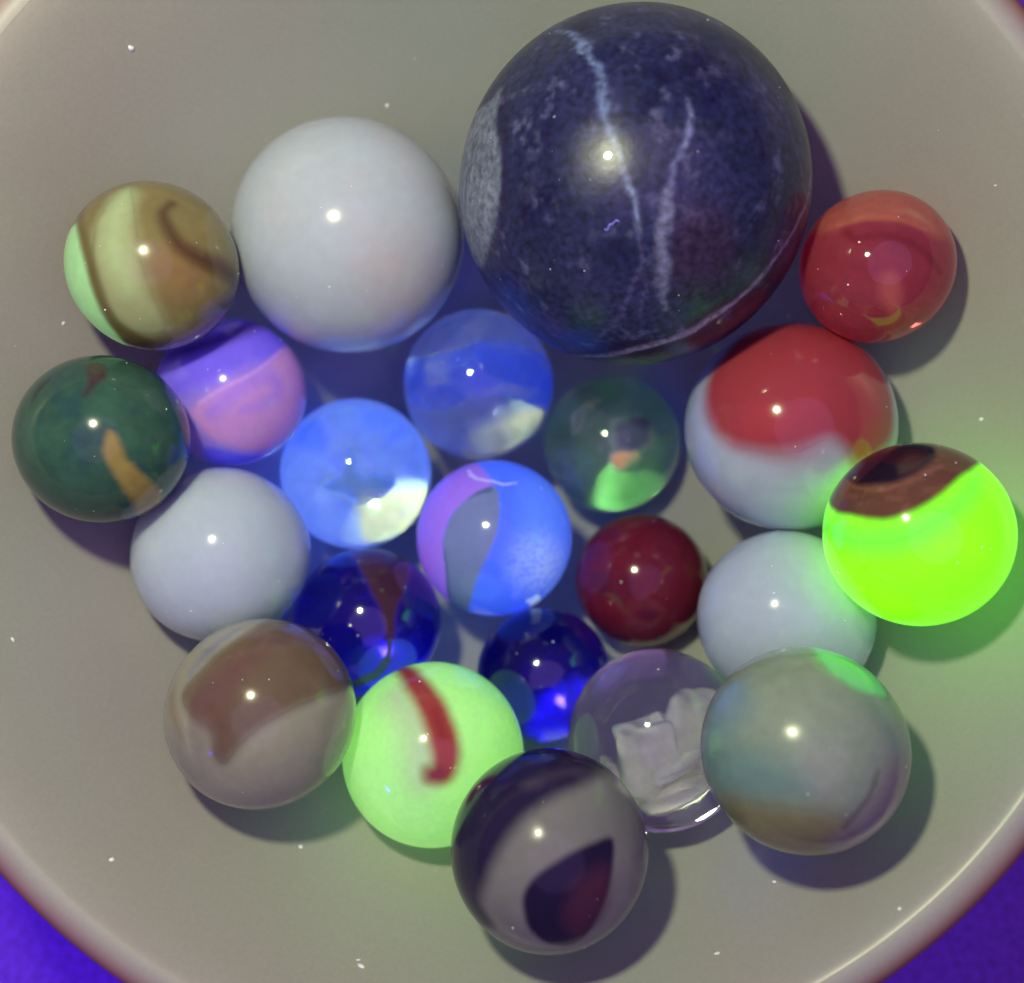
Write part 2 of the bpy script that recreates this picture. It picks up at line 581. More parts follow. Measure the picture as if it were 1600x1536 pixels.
v1 = m.stroke([(872, 44), (905, 62), (926, 95), (938, 130), (945, 165), (955, 205)], [4, 7, 9, 9, 7, 4], 6, 0.10, 14)
v1b = m.stroke([(955, 205), (968, 250), (982, 290), (993, 330), (1001, 365)], [8, 7, 8, 6, 3], 4, 0.05, 9)
v1c = m.stroke([(1001, 365), (1000, 420), (985, 455), (962, 500), (935, 530)], [3, 3, 4, 4, 2], 4, 0.06, 9)
v1d = m.stroke([(1012, 440), (1004, 470), (998, 495)], [2, 3, 2], 3, 0.05, 9)
v2 = m.stroke([(1076, 158), (1078, 200), (1068, 235), (1053, 268), (1045, 300)], [3, 10, 8, 4, 6], 4, 0.06, 9)
v2b = m.stroke([(1045, 300), (1038, 340), (1035, 380), (1034, 430), (1036, 485)], [8, 16, 19, 18, 5], 5, 0.07, 14)
v3 = m.stroke([(1266, 265), (1262, 310), (1240, 360), (1205, 412), (1160, 462), (1105, 502), (1050, 530), (985, 548), (900, 556)], [5, 6, 5, 6, 8, 12, 13, 13, 8], 5, 0.05, 8)
v4 = m.stroke([(1232, 190), (1246, 240), (1256, 290), (1262, 330)], [3, 4, 5, 8], 4, 0.05, 8)
v5 = m.stroke([(1145, 70), (1180, 110), (1205, 165), (1222, 190)], [2, 3, 3, 2], 4, 0.08, 8)
m.paint(v1 * np.clip(vn + 0.1, 0, 1), alb(100, 116, 148)); m.paint(v1b * vn, alb(106, 118, 144), k=0.9)
m.paint(v1c * vn, alb(84, 78, 120), k=0.8); m.paint(v1d * vn, alb(84, 78, 120), k=0.8)
m.paint(v2, alb(104, 106, 140), k=0.9); m.paint(v2b * np.clip(vn + 0.1, 0, 1), alb(100, 100, 124), k=0.95)
m.paint(v3 * np.clip(vn + 0.2, 0, 1), alb(150, 140, 156)); m.paint(v4 * vn, alb(84, 84, 106), k=0.8); m.paint(v5 * vn, alb(76, 74, 98), k=0.6)
pp = m.region([(783, 140), (765, 160), (735, 190), (705, 260), (700, 330), (725, 400), (752, 420), (766, 380), (779, 320), (782, 250), (774, 190)], 7, 0.03)
m.paint(pp, alb(98, 105, 118))
m.paint(pp * smooth((m.noise(7, 5, 41, (3, 1, 1)) - 0.5) * 6), alb(84, 90, 102), k=0.9)
m.paint(pp * m.stroke([(735, 250), (728, 300), (730, 345)], [6, 9, 4], 4, 0.1, 10), alb(62, 70, 76), k=0.8)
edge = m.stroke([(790, 140), (788, 200), (788, 270), (785, 340), (772, 400)], [10, 12, 12, 10, 6], 6)
m.paint(edge, alb(26, 22, 56), k=0.9)
m.part('pale_patch', pp, 'pale grey patch on the left side')
m.part('quartz_vein', np.maximum(v1, v1b), 'pale blue vein running down from the top')
m.part('quartz_vein', np.maximum(v2, v2b), 'whitish vein right of centre')
m.part('quartz_vein', v3, 'curved whitish vein along the lower right edge')
m.build(stone, 'stone_sphere', 'largest ball, polished dark navy stone sphere with whitish veins', None, 'stone ball')

# ---- white marbles
m = Marble('whitebig', sub=7, base=alb(172, 180, 178), lump=0.004)
m.paint(smooth((m.noise(1.6, 3) - 0.45) * 3), alb(176, 174, 168), k=0.6)
m.paint(m.region([(560, 380), (620, 370), (680, 430), (640, 500), (570, 470)], 60, 0.2), alb(182, 166, 156), k=0.5)
m.build(milk, 'milk_marble', 'largest white marble, left of the dark stone sphere')
m = Marble('whiteL', sub=7, base=alb(174, 184, 186), lump=0.012)
m.paint(smooth((m.noise(1.8, 3) - 0.5) * 3), alb(168, 180, 188), k=0.6)
m.build(milk, 'milk_marble', 'white marble below the dark green one on the left side')
m = Marble('whiteR', sub=7, base=alb(172, 182, 186), lump=0.006)
m.paint(smooth((m.noise(1.8, 3) - 0.5) * 3), alb(176, 184, 182), k=0.6)
m.build(milk, 'milk_marble', 'white marble under the glowing green one on the right side')

# ---- tan marble with pale green stripes
m = Marble('tan', base=alb(122, 110, 66), lump=0.008)
m.paint(smooth((m.noise(2.4, 4) - 0.5) * 4), alb(132, 116, 68), k=0.7)
s1 = m.region([(205, 292), (172, 312), (150, 350), (145, 400), (158, 455), (185, 505), (230, 525), (262, 512), (240, 465), (222, 410), (212, 350)], 16, 0.05)
m.paint(s1, alb(148, 148, 104), (0.018, 0.032, 0.006)); 
m.paint(m.stroke([(195, 305), (178, 350), (180, 400), (200, 450)], [30, 22, 26, 10], 22, 0.05), alb(162, 176, 128), (0.025, 0.06, 0.015), k=0.8)
s2 = m.region([(118, 350), (98, 380), (96, 430), (118, 480), (160, 532), (200, 545), (172, 505), (146, 455), (130, 400)], 8, 0.03)
m.paint(s2, alb(150, 186, 130), (0.07, 0.20, 0.06))
m.paint(m.stroke([(126, 335), (136, 390), (152, 450), (178, 505), (225, 535)], [10, 14, 16, 20, 26], 8, 0.03), alb(96, 84, 42), (0, 0, 0), k=0.85)
m.paint(m.region([(240, 400), (290, 380), (330, 430), (320, 470), (270, 470), (240, 440)], 30, 0.15), alb(140, 102, 62), k=0.6)
s3 = m.stroke([(268, 318), (256, 332), (262, 355), (284, 386), (318, 406), (350, 420), (372, 440)], [10, 13, 15, 19, 24, 27, 22], 12, 0.05)
m.paint(s3, alb(78, 52, 34), (0, 0, 0), k=0.92)
m.part('green_stripe', s1, 'pale green stripe'); m.part('green_stripe', s2, 'brighter green stripe at the left edge'); m.part('brown_swirl', s3, 'dark brown hooked line')
m.build(cloudy, 'swirled_marble', 'tan marble with pale green stripes and a dark brown hook')

# ---- dark green marble
m = Marble('green', base=alb(48, 78, 62), lump=0.005)
m.paint(smooth((m.noise(2.2, 4) - 0.5) * 4), alb(54, 88, 68), k=0.7)
m.paint(smooth((0.47 - m.noise(3, 4, 8)) * 5), alb(34, 64, 66), k=0.6)
t1 = m.stroke([(174, 680), (178, 705), (188, 728), (204, 748), (226, 775), (240, 800)], [10, 26, 28, 32, 40, 46], 7, 0.08, 5)
m.paint(t1, alb(140, 118, 62), k=0.95)
t2 = m.region([(135, 570), (158, 568), (166, 585), (150, 600), (132, 618), (138, 592)], 6, 0.08, 6)
m.paint(t2, alb(62, 40, 44), k=0.9)
t3 = m.stroke([(78, 592), (62, 606), (50, 625)], [4, 14, 8], 6, 0.06)
m.paint(t3, alb(42, 46, 46), k=0.9)
m.part('tan_stripe', t1, 'ochre stripe at the lower right'); m.part('brown_dab', t2)
m.build(glass_op, 'swirled_marble', 'dark green marble with an ochre stripe, at the left edge')

# ---- purple and pink marble half hidden
m = Marble('purple', base=alb(140, 116, 200), glow=(0.02, 0.012, 0.065), lump=0.006)
m.paint(m.region([(230, 560), (300, 520), (420, 480), (470, 560), (400, 570), (330, 600), (260, 620)], 20, 0.05), alb(108, 88, 205), (0.018, 0.011, 0.13))
m.paint(m.stroke([(240, 560), (300, 545), (380, 515), (420, 490)], [30, 28, 22, 10], 14), alb(70, 46, 100), (0.0, 0.0, 0.05), k=0.9)  # shadow from the marbles above, painted as dark purple
k1 = m.region([(300, 640), (340, 610), (410, 575), (450, 540), (490, 560), (490, 640), (440, 690), (400, 704), (340, 690), (310, 665)], 10, 0.04)
m.paint(k1, alb(180, 128, 182), (0.04, 0.018, 0.05))
m.paint(m.stroke([(330, 645), (380, 600), (420, 590), (430, 620), (380, 640)], [20, 30, 30, 20, 10], 14, 0.1), alb(142, 106, 196), (0.035, 0.02, 0.11), k=0.7)
m.paint(m.stroke([(310, 630), (345, 608), (400, 580), (440, 548)], [3, 4, 4, 3], 4, 0.02), alb(196, 156, 214), k=0.7)
m.paint(m.region([(320, 700), (400, 712), (440, 700), (430, 760), (340, 760)], 8, 0.03), alb(82, 72, 190), (0.02, 0.015, 0.20))
m.part('pink_band', k1)
m.build(glow_m, 'swirled_marble', 'violet and pink marble tucked under the tan and dark green ones')

# ---- glowing light blue marble
m = Marble('ltblue', base=(0.32, 0.48, 0.95), glow=(0.024, 0.066, 0.42), clear=0.88, lump=0.004)
m.paint(smooth((m.noise(2.0, 4) - 0.5) * 4), (0.36, 0.54, 0.96), (0.030, 0.078, 0.44), 0.88, k=0.7)
d1 = m.region([(546, 696), (556, 706), (566, 735), (596, 740), (618, 752), (600, 772), (566, 790), (540, 776), (512, 766), (500, 752), (530, 744)], 16, 0.16, 5)
m.paint(d1, (0.16, 0.34, 0.46), (0.004, 0.018, 0.08), 0.6, k=0.85)
m.paint(m.stroke([(492, 655), (500, 680), (516, 700)], [8, 12, 4], 10), (0.35, 0.5, 0.8), (0.015, 0.045, 0.26), k=0.7)
m.paint(m.stroke([(455, 755), (500, 765), (560, 785), (600, 800)], [2, 3, 4, 3], 5, 0.05), (0.5, 0.7, 0.95), (0.04, 0.10, 0.40), k=0.7)
m.paint(m.region([(558, 785), (600, 768), (680, 766), (690, 820), (640, 866), (580, 850)], 12, 0.08, 5), (0.86, 0.88, 0.80), (0.006, 0.02, 0.05), 0.94)  # paler, clearer glass painted in the shape of the gathered light
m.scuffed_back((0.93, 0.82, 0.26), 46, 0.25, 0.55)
m.part('dark_wisp', d1)
m.build(clear_m, 'cloudy_marble', 'bright light blue marble with a pale yellow lit spot at its lower right')

# ---- mid blue wispy marble
m = Marble('midblue', base=(0.27, 0.37, 0.78), glow=(0.004, 0.013, 0.08), clear=0.90, lump=0.004)
w1 = m.region([(630, 570), (670, 555), (720, 545), (760, 532), (830, 545), (870, 575), (868, 640), (800, 622), (740, 625), (690, 640), (640, 625)], 26, 0.16, 3)
m.paint(w1, (0.17, 0.26, 0.78), (0.002, 0.012, 0.15), 0.86)
m.paint(smooth((m.noise(2.2, 4, 3, (1, 2.6, 1)) - 0.42) * 3.5) * w1, (0.5, 0.6, 0.85), (0.006, 0.014, 0.06), 0.72, k=0.55)
w2 = m.stroke([(672, 520), (695, 508), (720, 500)], [8, 14, 8], 6, 0.08)
m.paint(w2, (0.12, 0.2, 0.7), (0.003, 0.012, 0.12), k=0.8)
m.paint(m.region([(640, 610), (700, 618), (740, 650), (720, 690), (660, 690), (630, 650)], 22, 0.1), (0.3, 0.38, 0.76), (0.003, 0.010, 0.06), k=0.6)
m.paint(m.region([(730, 690), (770, 660), (850, 640), (860, 700), (790, 730), (735, 720)], 16, 0.08), (0.84, 0.88, 0.80), (0, 0.002, 0.01), 0.95)  # pale window painted where the gathered light should show
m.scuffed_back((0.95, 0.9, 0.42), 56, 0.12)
m.part('blue_wisp', w1)
m.build(clear_m, 'cloudy_marble', 'deeper blue wispy marble directly below the stone sphere')

# ---- dark green clear marble
m = Marble('dkgreen', base=(0.50, 0.72, 0.64), clear=0.92, lump=0.004)
m.paint(m.region([(850, 600), (950, 570), (1050, 610), (1030, 660), (950, 650), (900, 700), (860, 680)], 30, 0.1), (0.18, 0.30, 0.34), None, 0.9, k=0.8)
u1 = m.region([(960, 660), (1010, 656), (1016, 690), (990, 706), (962, 696)], 12, 0.1, 4)
m.paint(u1, alb(62, 56, 104), None, 0.25, k=0.85)
u2 = m.region([(892, 650), (912, 640), (910, 665), (897, 680)], 8, 0.1, 4)
m.paint(u2, alb(84, 74, 80), None, 0.3, k=0.7)
u3 = m.region([(958, 708), (998, 706), (1004, 728), (982, 738), (960, 730)], 5, 0.12, 6)
m.paint(u3, (0.62, 0.36, 0.20), (0.05, 0.02, 0.0), 0.0, k=1)
m.paint(m.region([(850, 720), (880, 720), (910, 760), (915, 800), (870, 770)], 14, 0.06), (0.12, 0.18, 0.5), None, 0.7, k=0.7)
m.paint(m.region([(920, 745), (965, 735), (1010, 705), (1040, 730), (1030, 780), (980, 810), (930, 800)], 14, 0.1, 5), (0.52, 0.92, 0.56), (0.0, 0.012, 0.002), 0.9)  # green of the gathered light, put into the glass colour
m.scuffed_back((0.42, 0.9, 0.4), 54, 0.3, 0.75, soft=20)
m.part('orange_fleck', u3); m.part('purple_patch', u1)
m.build(clear_m, 'clear_marble', 'dark green see-through marble with an orange fleck under the stone sphere')

# ---- three-colour glowing marble
m = Marble('tri', base=(0.07, 0.14, 0.72), glow=(0.020, 0.062, 0.64), lump=0.004)
m.paint(m.region([(830, 740), (900, 770), (900, 880), (870, 930), (830, 860), (815, 800)], 60, 0.1), (0.12, 0.24, 0.78), (0.035, 0.10, 0.62), k=0.8)
m.paint(m.region([(785, 745), (800, 760), (800, 830), (770, 900), (745, 960), (730, 950), (760, 860), (780, 800)], 26), (0.07, 0.12, 0.7), (0.010, 0.04, 0.52), k=0.6)
v = m.region([(735, 722), (700, 735), (660, 770), (640, 850), (655, 920), (700, 970), (712, 955), (700, 890), (695, 840), (710, 800), (745, 775), (770, 762)], 7, 0.03)
m.paint(v, (0.30, 0.16, 0.66), (0.08, 0.04, 0.38))
m.paint(m.stroke([(662, 870), (672, 910), (690, 940)], [30, 30, 24], 22), (0.40, 0.16, 0.6), (0.10, 0.04, 0.32), k=0.7)
l = m.region([(752, 765), (775, 762), (781, 790), (777, 830), (762, 868), (745, 905), (734, 945), (722, 975), (706, 952), (696, 900), (693, 845), (706, 805), (730, 780)], 4, 0.02)
m.paint(l, alb(112, 124, 158), (0.006, 0.014, 0.07))
sc_ = m.region([(818, 862), (850, 846), (884, 872), (884, 912), (850, 930), (815, 905)], 44, 0.15, 5)
m.paint(sc_ * (0.45 + 0.55 * smooth((m.noise(20, 4, 3, (1, 2, 1)) - 0.3) * 3)), (0.62, 0.70, 0.85), (0.05, 0.14, 0.50), k=0.75)
m.paint(m.region([(825, 938), (842, 930), (846, 940), (830, 952)], 4, 0.15, 8), (0.8, 0.86, 0.9), (0.25, 0.4, 0.6), k=0.8)
ln = m.stroke([(732, 735), (738, 745), (752, 750), (772, 753), (790, 757), (806, 755)], [3, 3, 2.5, 3, 3, 2], 2.2, 0.05, 9)
m.paint(ln, (0.7, 0.72, 0.9), (0.12, 0.2, 0.5), k=0.8)
m.part('violet_band', v, 'violet band on the left'); m.part('pale_lens', l, 'pale grey lens shape'); m.part('white_line', ln)
m.build(glow_m, 'swirled_marble', 'glowing royal blue marble with a violet band and pale lens')

# ---- small dark red marble
m = Marble('redsm', sub=7, base=alb(98, 26, 42), lump=0.008)
m.paint(smooth((m.noise(2.2, 4) - 0.48) * 4), alb(104, 24, 34), k=0.7)
m.paint(smooth((0.45 - m.noise(2.6, 4, 5)) * 5), alb(78, 20, 46), k=0.7)
m.build(glass_op, 'opaque_marble', 'small plain dark red marble in the middle of the heap')

# ---- red and white marble
m = Marble('redwhite', base=alb(166, 172, 178), lump=0.006)
c = m.region([(1130, 555), (1106, 590), (1102, 640), (1125, 684), (1180, 706), (1240, 708), (1290, 690), (1316, 700), (1336, 730), (1372, 712), (1394, 680), (1393, 620), (1370, 570), (1330, 528), (1270, 490), (1180, 500)], 22, 0.05)
m.paint(m.region([(1130, 640), (1160, 700), (1230, 735), (1300, 715), (1270, 690), (1180, 690)], 24, 0.06), alb(150, 130, 134), k=0.6)
m.paint(c, alb(152, 56, 60))
m.paint(c * smooth((m.noise(2.2, 3) - 0.5) * 4), alb(166, 58, 62), k=0.6)
m.paint(m.stroke([(1400, 590), (1414, 640), (1416, 690)], [20, 22, 16], 8), alb(186, 180, 186), k=0.7)
m.part('red_cap', c)
m.build(marble_mat('red_white_glass', rough=0.13, spec=0.3, coat=0.5, sss=0.25, sss_r=(2, 1.6, 1.6), grain=0.03), 'swirled_marble', 'large half red, half white marble right of centre')

# ---- red glass marble
m = Marble('redglass', base=(0.31, 0.055, 0.085), glow=(0.045, 0.001, 0.004), clear=0.45, lump=0.005)  # faint red glow added to redden the shadows nearby
m.paint(smooth((m.noise(2.0, 4) - 0.5) * 4), (0.27, 0.045, 0.08), None, 0.45, k=0.8)
o1 = m.region([(1262, 365), (1285, 330), (1340, 303), (1410, 300), (1460, 330), (1485, 370), (1465, 372), (1430, 350), (1380, 342), (1330, 346), (1300, 362)], 12, 0.05)
m.paint(o1, (0.40, 0.115, 0.095), (0.05, 0.006, 0.005), 0.35)
m.paint(m.stroke([(1310, 352), (1350, 340), (1400, 342), (1445, 358)], [6, 10, 8, 4], 6, 0.04), (0.55, 0.19, 0.12), (0.05, 0.008, 0.004), k=0.8)
o2 = m.stroke([(1322, 362), (1340, 372), (1380, 368), (1420, 378), (1450, 400), (1470, 425)], [10, 13, 12, 11, 12, 8], 7, 0.04)
m.paint(o2, (0.20, 0.025, 0.045), (0.02, 0.0, 0.0), 0.3, k=0.85)
m.paint(m.stroke([(1290, 400), (1330, 420), (1390, 425), (1440, 450)], [6, 14, 16, 6], 16, 0.12), (0.30, 0.04, 0.07), (0.05, 0.0, 0.003), k=0.6)
m.paint(m.region([(1378, 430), (1400, 430), (1410, 480), (1390, 490), (1375, 460)], 12, 0.1, 5), (0.7, 0.2, 0.16), None, 0.3, k=0.5)
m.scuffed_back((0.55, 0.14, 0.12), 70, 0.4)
m.part('orange_streak', o1); m.part('dark_streak', o2)
m.build(marble_mat('red_glass', rough=0.03, grain=0.08, bump=0.012), 'clear_marble', 'translucent red marble with an orange streak, upper right against the bowl')

# ---- glowing green marble with brown cap
m = Marble('fluor', base=(0.16, 0.5, 0.02), glow=(0.20, 1.18, 0.0), lump=0.004)
m.paint(smooth((m.noise(1.5, 3) - 0.45) * 4), None, (0.25, 1.3, 0.0), k=0.8)
m.paint(m.stroke([(1280, 815), (1330, 840), (1400, 840), (1460, 815), (1510, 775), (1530, 745)], [30, 34, 40, 36, 26, 16], 20), (0.12, 0.4, 0.06), (0.09, 0.60, 0.03), k=0.8)
m.paint(m.stroke([(1300, 836), (1340, 846), (1390, 846), (1440, 830), (1500, 790)], [2, 3, 3, 3, 2], 3, 0.02), (0.08, 0.3, 0.03), (0.09, 0.6, 0.03), k=0.75)
b = m.region([(1290, 770), (1302, 798), (1335, 808), (1385, 812), (1430, 798), (1470, 775), (1500, 748), (1530, 722), (1500, 690), (1430, 660), (1340, 690), (1300, 735)], 9, 0.04)
m.paint(b, alb(98, 58, 46), (0.0, 0.006, 0.0))
m.paint(b * smooth((m.noise(5, 5, 9, (1, 2, 1)) - 0.5) * 6), alb(118, 76, 58), k=0.6)
m.paint(m.stroke([(1322, 748), (1340, 762), (1380, 765), (1430, 748), (1470, 728)], [5, 4, 4, 4, 6], 4, 0.04), alb(132, 84, 66), k=0.7)
e = m.region([(1324, 740), (1330, 754), (1360, 758), (1400, 752), (1440, 732), (1462, 710), (1450, 685), (1390, 690), (1345, 712)], 7, 0.04)
m.paint(e, alb(34, 22, 36), (0, 0, 0))
m.paint(m.region([(1402, 724), (1425, 710), (1445, 716), (1430, 734), (1410, 742)], 10, 0.1), alb(70, 46, 40), k=0.7)
m.part('brown_cap', b); m.part('dark_eye', e, None, 'brown_cap', 0.004)
m.build(glow_m, 'swirled_marble', 'bright glowing lime green marble with a brown cap and dark eye')

# ---- deep blue glass with brown swirl
m = Marble('bluebrown', base=(0.045, 0.024, 0.62), glow=(0.0, 0.0, 0.008), clear=0.97, lump=0.004)
m.paint(smooth((m.noise(2.2, 4) - 0.52) * 5), (0.06, 0.025, 0.5), None, 0.95, k=0.6)
s = m.region([(545, 850), (556, 880), (575, 915), (592, 950), (602, 985), (608, 1014), (618, 990), (622, 950), (640, 900), (640, 850)], 7, 0.05, 4)
m.paint(s, alb(64, 36, 46), (0, 0, 0.004), 0.0)
g2 = m.stroke([(610, 1014), (603, 1035), (590, 1052), (560, 1068)], [5, 12, 12, 18], 5, 0.06)
m.paint(g2, alb(48, 66, 70), (0, 0, 0), 0.1, k=0.9)
m.scuffed_back((0.07, 0.07, 0.95), 36, 0.3, 0.12)
m.part('brown_swirl', s, 'tapering brown swirl from the top'); m.part('green_wisp', g2)
m.build(cobalt, 'clear_marble', 'deep blue glass marble with a tapering brown swirl')

# ---- plain dark blue glass
m = Marble('dkblue', sub=7, base=(0.045, 0.024, 0.62), clear=0.98, lump=0.004)
m.paint(m.region([(745, 1030), (800, 950), (900, 950), (960, 1010), (900, 1070), (800, 1090)], 40, 0.1), (0.05, 0.025, 0.45), None, 0.97, k=0.8)
m.scuffed_back((0.07, 0.07, 0.95), 36, 0.3, 0.12)
m.build(cobalt, 'clear_marble', 'small plain dark blue glass marble near the bottom centre')

# ---- brown marble
m = Marble('brown', base=alb(146, 142, 118), lump=0.008)
br = m.region([(285, 1085), (320, 1040), (390, 985), (440, 960), (510, 970), (552, 1040), (552, 1072), (500, 1090), (440, 1118), (390, 1150), (350, 1192), (336, 1180), (328, 1140), (300, 1118)], 14, 0.05)
m.paint(smooth((m.noise(2.0, 4) - 0.5) * 3), alb(138, 134, 112), k=0.6)
m.paint(br, alb(106, 88, 68))
m.paint(m.stroke([(320, 1110), (350, 1065), (400, 1020), (440, 1000)], [50, 44, 30, 16], 24, 0.08), alb(104, 72, 68), k=0.75)
m.paint(m.stroke([(340, 1180), (345, 1150), (335, 1120)], [10, 26, 34], 14, 0.05), alb(104, 76, 62), k=0.8)
m.paint(m.stroke([(268, 1090), (272, 1120), (282, 1150)], [26, 22, 14], 14), alb(134, 116, 82), k=0.8)
m.paint(m.stroke([(300, 1050), (330, 1015), (370, 985)], [14, 18, 10], 12), alb(112, 112, 130), k=0.7)
m.paint(m.region([(270, 1140), (320, 1130), (330, 1200), (300, 1220), (275, 1180)], 24, 0.08), alb(128, 118, 104), k=0.6)
m.part('brown_patch', br)
m.build(cloudy, 'swirled_marble', 'grey marble with a soft brown upper half, lower left of the heap')

# ---- yellow-green marble with red swirl
m = Marble('yg', base=alb(140, 176, 120), glow=(0.17, 0.50, 0.085), lump=0.006)
m.paint(smooth((m.noise(1.6, 3) - 0.48) * 4), None, (0.19, 0.55, 0.085), k=0.8)
m.paint(m.stroke([(620, 1090), (650, 1130), (660, 1170), (655, 1220)], [50, 56, 60, 30], 34), alb(172, 182, 146), (0.06, 0.13, 0.05), k=0.85)
m.paint(m.region([(700, 1030), (760, 1050), (800, 1100), (760, 1090)], 24), None, (0.12, 0.46, 0.16), k=0.6)
r = m.stroke([(622, 1040), (650, 1068), (675, 1105), (690, 1145), (697, 1180), (692, 1205), (676, 1212)], [20, 36, 40, 44, 42, 36, 24], 12, 0.04)
m.paint(r, alb(150, 62, 56), (0.015, 0.0, 0.0))
m.paint(m.region([(660, 1195), (695, 1200), (690, 1225), (662, 1225)], 10), alb(112, 36, 32), k=0.7)
m.paint(m.stroke([(680, 1115), (690, 1150)], [10, 14], 8, 0.1), alb(126, 38, 38), k=0.6)
m.part('red_swirl', r)
m.build(glow_m, 'swirled_marble', 'glowing yellow green marble with a curved red swirl')

# ---- grey marble with dark eye
m = Marble('grey', base=alb(116, 113, 106), lump=0.005)
m.paint(smooth((m.noise(2.0, 4) - 0.5) * 3), alb(108, 106, 100), k=0.7)
bd = m.region([(1000, 1215), (960, 1200), (915, 1222), (865, 1246), (820, 1278), (785, 1322), (762, 1368), (752, 1410), (770, 1450), (720, 1440), (690, 1350), (700, 1240), (780, 1150), (880, 1130), (960, 1150)], 18, 0.03)
m.paint(bd, alb(36, 29, 56))
m.paint(m.stroke([(740, 1240), (800, 1190), (880, 1172), (950, 1190)], [20, 30, 40, 20], 22), alb(24, 18, 56), k=0.8)
m.paint(m.stroke([(830, 1225), (900, 1205), (980, 1225)], [12, 14, 10], 18), alb(88, 74, 86), k=0.5)
ey = m.region([(958, 1312), (925, 1318), (880, 1340), (840, 1365), (820, 1392), (818, 1420), (830, 1455), (862, 1476), (905, 1470), (940, 1420), (955, 1370)], 7, 0.03)
m.paint(ey, alb(30, 22, 50))
m.paint(m.region([(905, 1375), (950, 1358), (945, 1420), (905, 1465), (880, 1440), (890, 1400)], 20, 0.1), alb(78, 38, 56), k=0.75)
m.part('dark_band', bd, 'dark indigo band along the top left'); m.part('dark_eye', ey, 'pointed dark eye with a reddish side')
m.build(marble_mat('grey_glass', rough=0.16, spec=0.22, coat=0.15, grain=0.05, rough_var=0.08, sss=0.15), 'swirled_marble', 'grey marble with a dark band and a pointed dark eye, at the bottom')

# ---- grey teal marble
m = Marble('teal', base=alb(132, 144, 120), lump=0.006)
m.paint(smooth((m.noise(1.8, 4) - 0.48) * 3), alb(138, 138, 122), k=0.6)
m.paint(m.region([(1100, 1140), (1160, 1160), (1230, 1200), (1260, 1240), (1200, 1262), (1130, 1240), (1090, 1190)], 44, 0.08), alb(94, 128, 120), k=0.8)
m.paint(m.region([(1110, 1100), (1150, 1060), (1180, 1100), (1140, 1150), (1105, 1150)], 26, 0.08), alb(110, 134, 138), k=0.7)
oc = m.region([(1130, 1245), (1180, 1254), (1240, 1262), (1300, 1270), (1330, 1300), (1290, 1345), (1200, 1340), (1140, 1290)], 28, 0.08)
m.paint(oc, alb(120, 114, 68), k=0.85)
m.paint(m.region([(1320, 1290), (1370, 1230), (1400, 1180), (1425, 1200), (1400, 1280), (1340, 1335), (1290, 1330)], 16, 0.08), alb(132, 126, 112), k=0.8)
m.paint(m.stroke([(1318, 1290), (1345, 1262), (1362, 1235), (1374, 1205)], [6, 7, 6, 3], 8, 0.08, 6), alb(78, 72, 58), k=0.75)
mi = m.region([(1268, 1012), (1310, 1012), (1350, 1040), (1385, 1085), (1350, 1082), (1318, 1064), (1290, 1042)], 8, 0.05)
m.paint(mi, alb(110, 176, 122), (0.02, 0.12, 0.03), k=0.9)  # green light from the glowing neighbour, put into tint and emission
m.paint(m.stroke([(1350, 1090), (1385, 1130), (1405, 1170)], [20, 24, 16], 18), alb(110, 140, 112), k=0.6)
m.part('ochre_patch', oc); m.part('green_glow', mi)
m.build(marble_mat('teal_glass', rough=0.18, spec=0.35, coat=0.3, grain=0.06, rough_var=0.10, sss=0.35, sss_r=(2.5, 2.5, 2.5)), 'swirled_marble', 'greyish teal marble with an ochre underside and painted green glow, lower right')

# ---- clear marble with a frosted core
m = Marble('clear', sub=7, base=(0.95, 0.955, 0.97), clear=1.0, lump=0.003)
cm = m.build(clear_m, 'clear_marble', 'colourless clear marble with a crumpled white core inside')
veil_m, nt, b = new_mat('frosted_core')
tcn = nd(nt, 'ShaderNodeTexCoord'); nn = nd(nt, 'ShaderNodeTexNoise'); nn.inputs['Scale'].default_value = 420; nn.inputs['Detail'].default_value = 6
nt.links.new(tcn.outputs['Object'], nn.inputs['Vector'])
rr = nd(nt, 'ShaderNodeValToRGB'); rr.color_ramp.elements[0].color = (0.70, 0.71, 0.74, 1); rr.color_ramp.elements[1].color = (0.92, 0.93, 0.92, 1)
rr.color_ramp.elements[0].position = 0.35; rr.color_ramp.elements[1].position = 0.65
nt.links.new(nn.outputs['Fac'], rr.inputs['Fac']); nt.links.new(rr.outputs['Color'], b.inputs['Base Color'])
b.inputs['Roughness'].default_value = 0.25
b.inputs['Transmission Weight'].default_value = 0.15
bpn = nd(nt, 'ShaderNodeBump'); bpn.inputs['Strength'].default_value = 0.15; bpn.inputs['Distance'].default_value = 0.0006
nt.links.new(nn.outputs['Fac'], bpn.inputs['Height']); nt.links.new(bpn.outputs['Normal'], b.inputs['Normal'])

def veil(name, ctr, size, rot, seed, power=0.72, wave=0.3):
    """a smooth rounded slab of milky glass, gently folded"""
    from mathutils import Euler
    V, F = ICO[6]
    S = np.sign(V) * np.abs(V) ** power
    nz = fbm(V, 1.3, 2, seed) - 0.5
    fold = np.sin(V[:, 0] * 3.1 + V[:, 1] * 4.3 + seed) * 0.5
    W = S * np.array(size) * (1 + wave * 2 * nz)[:, None]
    W[:, 2] += fold * wave * size[2] * 2
    M = np.array(Euler([math.radians(a) for a in rot]).to_matrix())
    W = W @ M.T + np.array(ctr)
    k = np.linalg.norm(W, axis=1)
    lim = m.r * 0.93
    W = W * np.minimum(1, lim / np.maximum(k, 1e-6))[:, None]
    return link(name, fast_mesh(name, W * MM, F, veil_m), cm)
veil('frosted_core', (-0.6, -1.1, 0.2), (2.7, 3.0, 1.5), (8, 12, 6), 5)
